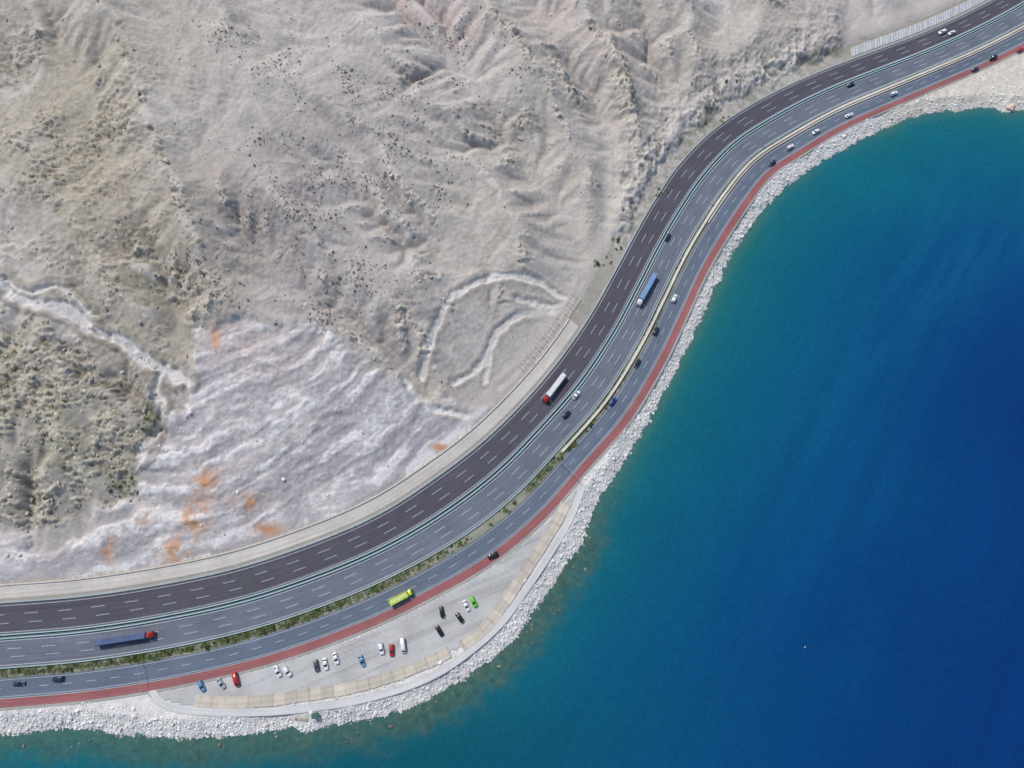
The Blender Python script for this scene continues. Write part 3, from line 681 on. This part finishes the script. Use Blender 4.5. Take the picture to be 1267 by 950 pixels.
def addw(root,x_,y_,r,me):
    o=link(bpy.data.objects.new('wheel',me));o.location=(x_,y_,r);o.parent=root
PAINT={k:flat_mat('car_paint_'+k,c,.28,1.,.04,.1,.6) for k,c in dict(white=(208,211,212),black=(26,27,31),blue=(34,62,124),red=(156,34,34),green=(96,180,52),silver=(150,160,168),dark_blue=(32,44,64),grey=(74,78,84),pale_blue=(92,130,164),yellow=(198,212,50)).items()}
def tmpl_car(kind):
    P=PAINT['white']
    if kind=='sedan':
        b=loft('car',[(-2.35,.66,.45,.82),(-2.22,.84,.3,.97),(-1.5,.91,.24,1.02),(0,.93,.22,1.0),(1.2,.92,.22,.97),(1.9,.87,.25,.88),(2.2,.78,.3,.78),(2.36,.6,.4,.66)],P)
        g=loft('window',[(-1.85,.70,.85,1.0),(-1.15,.70,.9,1.40),(.15,.70,.9,1.43),(1.05,.76,.85,.98)],M_glass)
        r_=loft('roof',[(-1.2,.55,1.32,1.42),(-.95,.66,1.34,1.46),(0,.67,1.36,1.48),(.25,.58,1.34,1.43)],P)
    else:
        b=loft('car',[(-2.3,.76,.45,.95),(-2.2,.9,.35,1.1),(-1.4,.95,.28,1.12),(0,.96,.28,1.1),(1.2,.95,.28,1.08),(1.9,.9,.3,1.0),(2.2,.82,.35,.9),(2.33,.66,.45,.75)],P)
        g=loft('window',[(-2.2,.74,.95,1.1),(-1.95,.74,1.,1.62),(.2,.74,1.,1.66),(1.0,.8,.95,1.1)],M_glass)
        r_=loft('roof',[(-2.0,.6,1.55,1.64),(-1.85,.7,1.56,1.68),(0,.71,1.58,1.70),(.28,.6,1.56,1.65)],P)
    for q in(g,r_):q.parent=b
    for sx in(-1.42,1.42):
        for sy in(-.82,.82): addw(b,sx,sy,.33,WM)
    for sy in(-.58,.58):
        h=loft('headlight',[(2.02,.17,.60,.80),(2.26,.15,.60,.74)],M_lamp);h.location=(0,sy,.05);h.parent=b
        m_=bbox('wing_mirror',.72,.9,sy*1.72-.1,sy*1.72+.1,.98,1.1,P,.03);m_.parent=b
    return b
T={'sedan':tmpl_car('sedan'),'suv':tmpl_car('suv')}
def inst(t,p,ang,paint,label,cat,group=None,scale=1.,z=0.,name=None):
    n=t.copy();link(n);n.location=(p[0],p[1],z);n.rotation_euler=(0,0,ang);n.scale=(scale,)*3;meta(n,label,cat,group=group)
    if name:n.name=name
    for ch in t.children:
        c_=ch.copy();link(c_);c_.parent=n
        if ch.type=='MESH' and ch.data.materials and ch.data.materials[0]==PAINT['white'] and paint!='white':
            c_.material_slots[0].link='OBJECT';c_.material_slots[0].material=PAINT[paint]
    if paint!='white' and n.type=='MESH': n.material_slots[0].link='OBJECT';n.material_slots[0].material=PAINT[paint]
    return n
def ang_px(px,py,dx,dy):
    a_=gp(px,py);b_=gp(px+dx,py+dy);return math.atan2(b_[1]-a_[1],b_[0]-a_[0])
def road_ang(px,py,rev=False):
    s_=s_of(px,py);p0=PF(.5,np.array([s_-2,s_+2]));d=p0[1]-p0[0];return math.atan2(d[1],d[0])+(math.pi if rev else 0)
moving=[(834,370,'white','suv',0),(713,489,'white','sedan',0),(701,513,'black','sedan',0),(758,497,'blue','sedan',0),(788,450,'dark_blue','sedan',1),(811,410,'dark_blue','suv',0),(826,294,'dark_blue','sedan',0),(25,845,'dark_blue','sedan',0),(73,839,'dark_blue','suv',1),(1177,42,'white','sedan',1),(1165,41,'white','suv',1),(1052,106,'dark_blue','sedan',0),(1105,117,'white','suv',0),(1050,144,'white','sedan',0),(1009,164,'white','sedan',1),(977,183,'white','suv',0),(955,203,'dark_blue','sedan',1),(1262,63,'red','sedan',0),(1206,87,'dark_blue','sedan',0),(1228,73,'black','suv',1)]
for x_,y_,c_,k_,rv in moving:
    nm=c_.replace('_',' ')
    inst(T[k_],gp(x_,y_),road_ang(x_,y_,rv),c_,f'{nm} {"sport utility car" if k_=="suv" else "saloon car"} driving on the coastal road','car','cars driving on the coastal roads',1.06)
parked=[(250,848,'pale_blue','suv',.45,1),(274,845,'silver','sedan',.7,1),(344,830,'white','sedan',.5,1),(356,830,'white','suv',.7,1),(392,823,'grey','suv',.2,1),(403,821,'white','sedan',.2,1),(416,814,'white','sedan',.3,1),(448,817,'pale_blue','sedan',.35,1),(472,802,'white','suv',.2,1),(485,804,'red','suv',.05,1),(544,780,'black','suv',.6,1),(569,764,'black','sedan',.7,1),(547,757,'black','sedan',.2,1),(577,749,'white','sedan',.45,1),(586,744,'green','suv',.5,1),(610,687,'black','suv',-2.0,1)]
for x_,y_,c_,k_,dx,dy in parked:
    nm=c_.replace('_',' ')
    inst(T[k_],gp(x_,y_),ang_px(x_,y_,dx,dy),c_,f'{nm} {"sport utility car" if k_=="suv" else "saloon car"} parked on the gravel lay-by','car','cars parked on the gravel lay-by',1.08,-.10,'parked_car')
def tmpl_van(pt,L=5.6):
    h=L/2;b=loft('van',[(-h,.86,.4,2.1),(-h+.15,.95,.35,2.25),(0,.98,.3,2.3),(h-1.6,.98,.3,2.28),(h-1.1,.96,.3,2.05)],pt)
    f_=loft('bonnet',[(h-1.12,.95,.32,1.95),(h-.5,.93,.32,1.3),(h-.1,.86,.35,1.1),(h,.7,.45,.9)],pt);f_.parent=b
    g=loft('windscreen',[(h-1.08,.80,1.5,1.97),(h-.52,.80,1.25,1.36)],M_glass);g.parent=b
    for sy in(-.972,.972):
        q=bbox('window',-h+.8,h-1.8,sy-.02,sy+.02,1.35,1.85,M_glass,.01);q.parent=b
    for sx in(-h+.9,h-.9):
        for sy in(-.86,.86): addw(b,sx,sy,.33,WM)
    for sy in(-.62,.62):
        q=loft('headlight',[(h-.25,.16,.65,.9),(h-.02,.12,.68,.85)],M_lamp);q.location=(0,sy,0);q.parent=b
    return b
def place(o,p,a_,z,label,cat,name=None):
    o.location=(p[0],p[1],z);o.rotation_euler=(0,0,a_);meta(o,label,cat)
place(tmpl_van(PAINT['white'],6.4),gp(499,798),ang_px(499,798,.12,1),-.1,'white van parked on gravel beside red car','van')
place(tmpl_van(PAINT['red'],6.0),gp(293,840),ang_px(293,840,.25,1),-.1,'bright red van parked at end of the lay-by','van')
def semi(p0,p1,cabpaint,boxmat,label,h=3.6,ribs=14,load=None,boxw=1.32):
    a_=gp(*p0);b_=gp(*p1);L=np.linalg.norm(b_-a_);mid=(a_+b_)/2;ang=math.atan2(b_[1]-a_[1],b_[0]-a_[0]);hl=L/2
    root=link(bpy.data.objects.new('semi_truck',None));root.location=(mid[0],mid[1],0);root.rotation_euler=(0,0,ang);meta(root,label,'truck')
    def add(o): o.parent=root;return o
    cab=add(loft('cab',[(hl-2.6,1.2,.6,3.0),(hl-2.4,1.27,.5,3.35),(hl-1.2,1.28,.45,3.3),(hl-.45,1.26,.45,2.9),(hl-.12,1.22,.45,2.3),(hl,1.12,.5,1.8)],cabpaint))
    w_=loft('windscreen',[(hl-.52,1.08,1.9,2.86),(hl-.05,1.08,1.7,2.16)],M_glass);w_.parent=cab
    d_=loft('roof_deflector',[(hl-2.5,1.0,3.25,3.7),(hl-1.5,.9,3.25,3.5),(hl-1.0,.6,3.2,3.34)],cabpaint);d_.parent=cab
    for sy in(-1.36,1.36):
        q=bbox('wing_mirror',hl-.5,hl-.35,sy-.13,sy+.13,1.9,2.6,M_chas,.03);q.parent=cab
        q=bbox('headlight',hl-.04,hl+.03,sy*.62-.2,sy*.62+.2,.75,1.0,M_lamp,.02);q.parent=cab
    add(bbox('chassis',-hl+.3,hl-.4,-.5,.5,.55,1.05,M_chas,.04))
    x0,x1=-hl,hl-3.2;secs=[(x0,boxw*.97,1.1,h-.1)]
    xs_=np.linspace(x0+.1,x1-.1,ribs*3+1)
    for i,xx in enumerate(xs_): secs.append((xx,boxw,1.05,h+(.0 if i%3 else .13)))
    secs.append((x1,boxw*.97,1.1,h-.1));add(loft('trailer',secs,boxmat,False))
    for sx in(hl-1.2,hl-4.3,hl-5.5,-hl+1.5,-hl+2.8,-hl+4.1):
        for sy in(-1.08,1.08): addw(root,sx,sy,.5,WT)
M_tblue=flat_mat('trailer_tarpaulin_blue',(72,86,118),.7,.5,.25);M_tb2=flat_mat('trailer_panel_blue',(104,136,170),.6,.5,.2);M_tw=flat_mat('trailer_panel_white',(196,196,192),.6,.5,.12)
semi((122,795),(193,784),PAINT['red'],M_tblue,'long truck with red cab and dark blue tarpaulin trailer',3.4,18)
semi((698,465),(673,498),PAINT['red'],M_tw,'truck with red cab and white box trailer on highway',3.4,12)
semi((810,342),(789,379),PAINT['white'],M_tb2,'truck with white cab and light blue ribbed trailer',3.5,13)
# dump truck
p0,p1=gp(483,746),gp(511,731);mid=(p0+p1)/2;ang=math.atan2(*(p1-p0)[::-1]);L=np.linalg.norm(p1-p0);hl=L/2
root=link(bpy.data.objects.new('dump_truck',None));root.location=(mid[0],mid[1],0);root.rotation_euler=(0,0,ang);meta(root,'lime yellow dump truck with pale covered load on shore road','dump truck')
cab=loft('cab',[(hl-2.1,1.2,.6,2.7),(hl-1.9,1.25,.5,3.0),(hl-.6,1.25,.5,2.9),(hl-.15,1.2,.5,2.2),(hl,1.1,.55,1.8)],PAINT['yellow']);cab.parent=root
q=loft('windscreen',[(hl-.6,1.05,2.0,2.9),(hl-.12,1.05,1.75,2.22)],M_glass);q.parent=cab
for sy in(-1.35,1.35):
    q=bbox('wing_mirror',hl-.5,hl-.35,sy-.12,sy+.12,1.9,2.5,M_chas);q.parent=cab
q=bbox('chassis',-hl+.2,hl-.4,-.5,.5,.55,1.0,M_chas);q.parent=root
bm=bmesh.new();x0,x1=-hl,hl-2.4
def bx(a,b,c,d,e,f):
    g=bmesh.ops.create_cube(bm,size=1)
    for v in g['verts']: v.co=Vector(((a+b)/2+v.co.x*(b-a),(c+d)/2+v.co.y*(d-c),(e+f)/2+v.co.z*(f-e)))
bx(x0,x1,-1.3,1.3,1.05,1.25);bx(x0,x1,-1.40,-1.20,1.26,2.9);bx(x0,x1,1.20,1.40,1.26,2.9);bx(x0+.01,x0+.2,-1.19,1.19,1.26,2.8);bx(x1-.2,x1-.01,-1.19,1.19,1.26,3.0)
for xx in np.arange(x0+.5,x1-.3,1.2): bx(xx,xx+.15,-1.50,-1.41,1.1,2.8);bx(xx,xx+.15,1.41,1.50,1.1,2.8)
me=bpy.data.meshes.new('tipper_body');bm.to_mesh(me);bm.free();me.materials.append(PAINT['yellow']);tb=link(bpy.data.objects.new('tipper_body',me));tb.parent=root
q=loft('cargo_cover',[(x0+.25,1.12,1.6,2.3),(x0+1.,1.14,1.6,2.62),(0,1.14,1.6,2.55),(x1-.9,1.14,1.6,2.65),(x1-.25,1.12,1.6,2.4)],flat_mat('cargo_tarp',(178,190,120),.8,1.5,.35));q.parent=root
for sx in(hl-1.1,-hl+1.1,-hl+2.4):
    for sy in(-1.08,1.08): addw(root,sx,sy,.5,WT)
for t in T.values():
    for c_ in list(t.children): bpy.data.objects.remove(c_)
    bpy.data.objects.remove(t)
# height-limit gantries over the shore road
M_gan=flat_mat('gantry_steel',(150,142,140),.5);M_ganr=flat_mat('gantry_red',(150,60,56),.5)
for (px,py) in((172,840),(711,585)):
    s_=np.array([s_of(px,py)]);a_=PF(.728,s_)[0];b_=PF(1.0,s_)[0];L=np.linalg.norm(b_-a_);ang=math.atan2(*(b_-a_)[::-1])
    root=link(bpy.data.objects.new('height_limit_gantry',None));root.location=(a_[0],a_[1],0);root.rotation_euler=(0,0,ang);meta(root,'thin pale steel gantry spanning the shore road','gantry',group='gantries over the shore road')
    for xx in(0,L):
        q=bbox('post',xx-.1,xx+.1,-.1,.1,-.05,4.6,M_gan,.03);q.parent=root
    q=bbox('beam',-.1,L+.1,-.07,.07,4.61,4.76,M_gan,.03);q.parent=root
    q=bbox('warning_board',L*.25,L*.6,-.12,-.08,4.3,4.6,M_ganr,.01);q.parent=root
# shore pump hut
hp=gp(391,884,-1.2);gz=float(fH(hp[:1],hp[1:])[0])
root=link(bpy.data.objects.new('pump_hut',None));root.location=(hp[0],hp[1],max(gz,-2.6));root.rotation_euler=(0,0,.3);meta(root,'small dark green hut on stone landing by the water','hut')
for nm,args,mt in(('wall',(-1.1,1.1,-.9,.9,-.6,2.0),flat_mat('hut_green',(52,88,76),.7)),('door',(-.4,.4,-.96,-.905,-.1,1.7),flat_mat('hut_door',(90,92,88),.7))):
    q=bbox(nm,*args,mt,.02);q.parent=root
q=loft('roof',[(-1.35,1.1,2.0,2.4),(1.35,1.1,2.0,2.4)],flat_mat('hut_roof',(52,92,78),.7,2.,.25),False);q.parent=root
lp=gp(374,886,-1.2);o=bbox('stone_landing',-3.2,2.6,-1.8,1.8,-2.7,.6,flat_mat('landing_stone',(144,134,120),.9,1.2,.5),.25);o.location=(lp[0],lp[1],-1.9);o.rotation_euler=(0,0,-.1);meta(o,'brown stone landing stage cut into the boulder bank','landing')
# float
bp_=gp(996,800,WL);o=loft('buoy',[(-.5,.05,-.1,.1),(-.3,.25,-.15,.25),(.15,.28,-.15,.28),(.45,.08,-.1,.12)],PAINT['silver']);o.location=(bp_[0],bp_[1],WL);o.rotation_euler=(0,0,.9);meta(o,'small pale float drifting on the open lake','buoy')
M_patch=flat_mat('asphalt_patch',(70,70,76),.9,1.,.15)
for s_,fa,fb,L in((s_of(310,765),.02,.27,7),(s_of(435,725),.1,.28,5)):
    s2=np.array([s_,s_+L]);p=np.vstack([PF(fa,s2),PF(fb,s2)[::-1]])
    o=mesh_np('road_patch',np.column_stack([p,np.full(4,.006)]),np.array([[3,2,1,0]]),M_patch);st(o,'dark repaired asphalt patch on the highway','road patch')
# ---------------------------------------------------------------- light & camera
w=bpy.data.worlds.new('World');scene.world=w;w.use_nodes=True;nt=w.node_tree
sky=nt.nodes.new('ShaderNodeTexSky');sky.sky_type='NISHITA';sky.sun_disc=False
EL=math.radians(54);AZ=math.radians(-40)
sky.sun_elevation=EL;sky.sun_rotation=AZ
bg=nt.nodes['Background'];bg.inputs['Strength'].default_value=.15;nt.links.new(sky.outputs['Color'],bg.inputs['Color'])
d=Vector((math.sin(AZ)*math.cos(EL),math.cos(AZ)*math.cos(EL),math.sin(EL)))
su=bpy.data.lights.new('sun','SUN');su.energy=3.7;su.angle=math.radians(8);su.color=(1,.955,.9)
so=link(bpy.data.objects.new('sun',su));so.rotation_euler=d.to_track_quat('Z','Y').to_euler();so.location=(0,0,500)
cam=bpy.data.cameras.new('camera');co=link(bpy.data.objects.new('camera',cam));co.location=(0,0,HC);co.rotation_euler=(TH,0,0)
cam.sensor_width=36;cam.lens=36*FP/1267;cam.clip_end=6000;cam.clip_start=1
scene.camera=co
scene.view_settings.view_transform='Standard';scene.view_settings.look='None';scene.view_settings.exposure=0
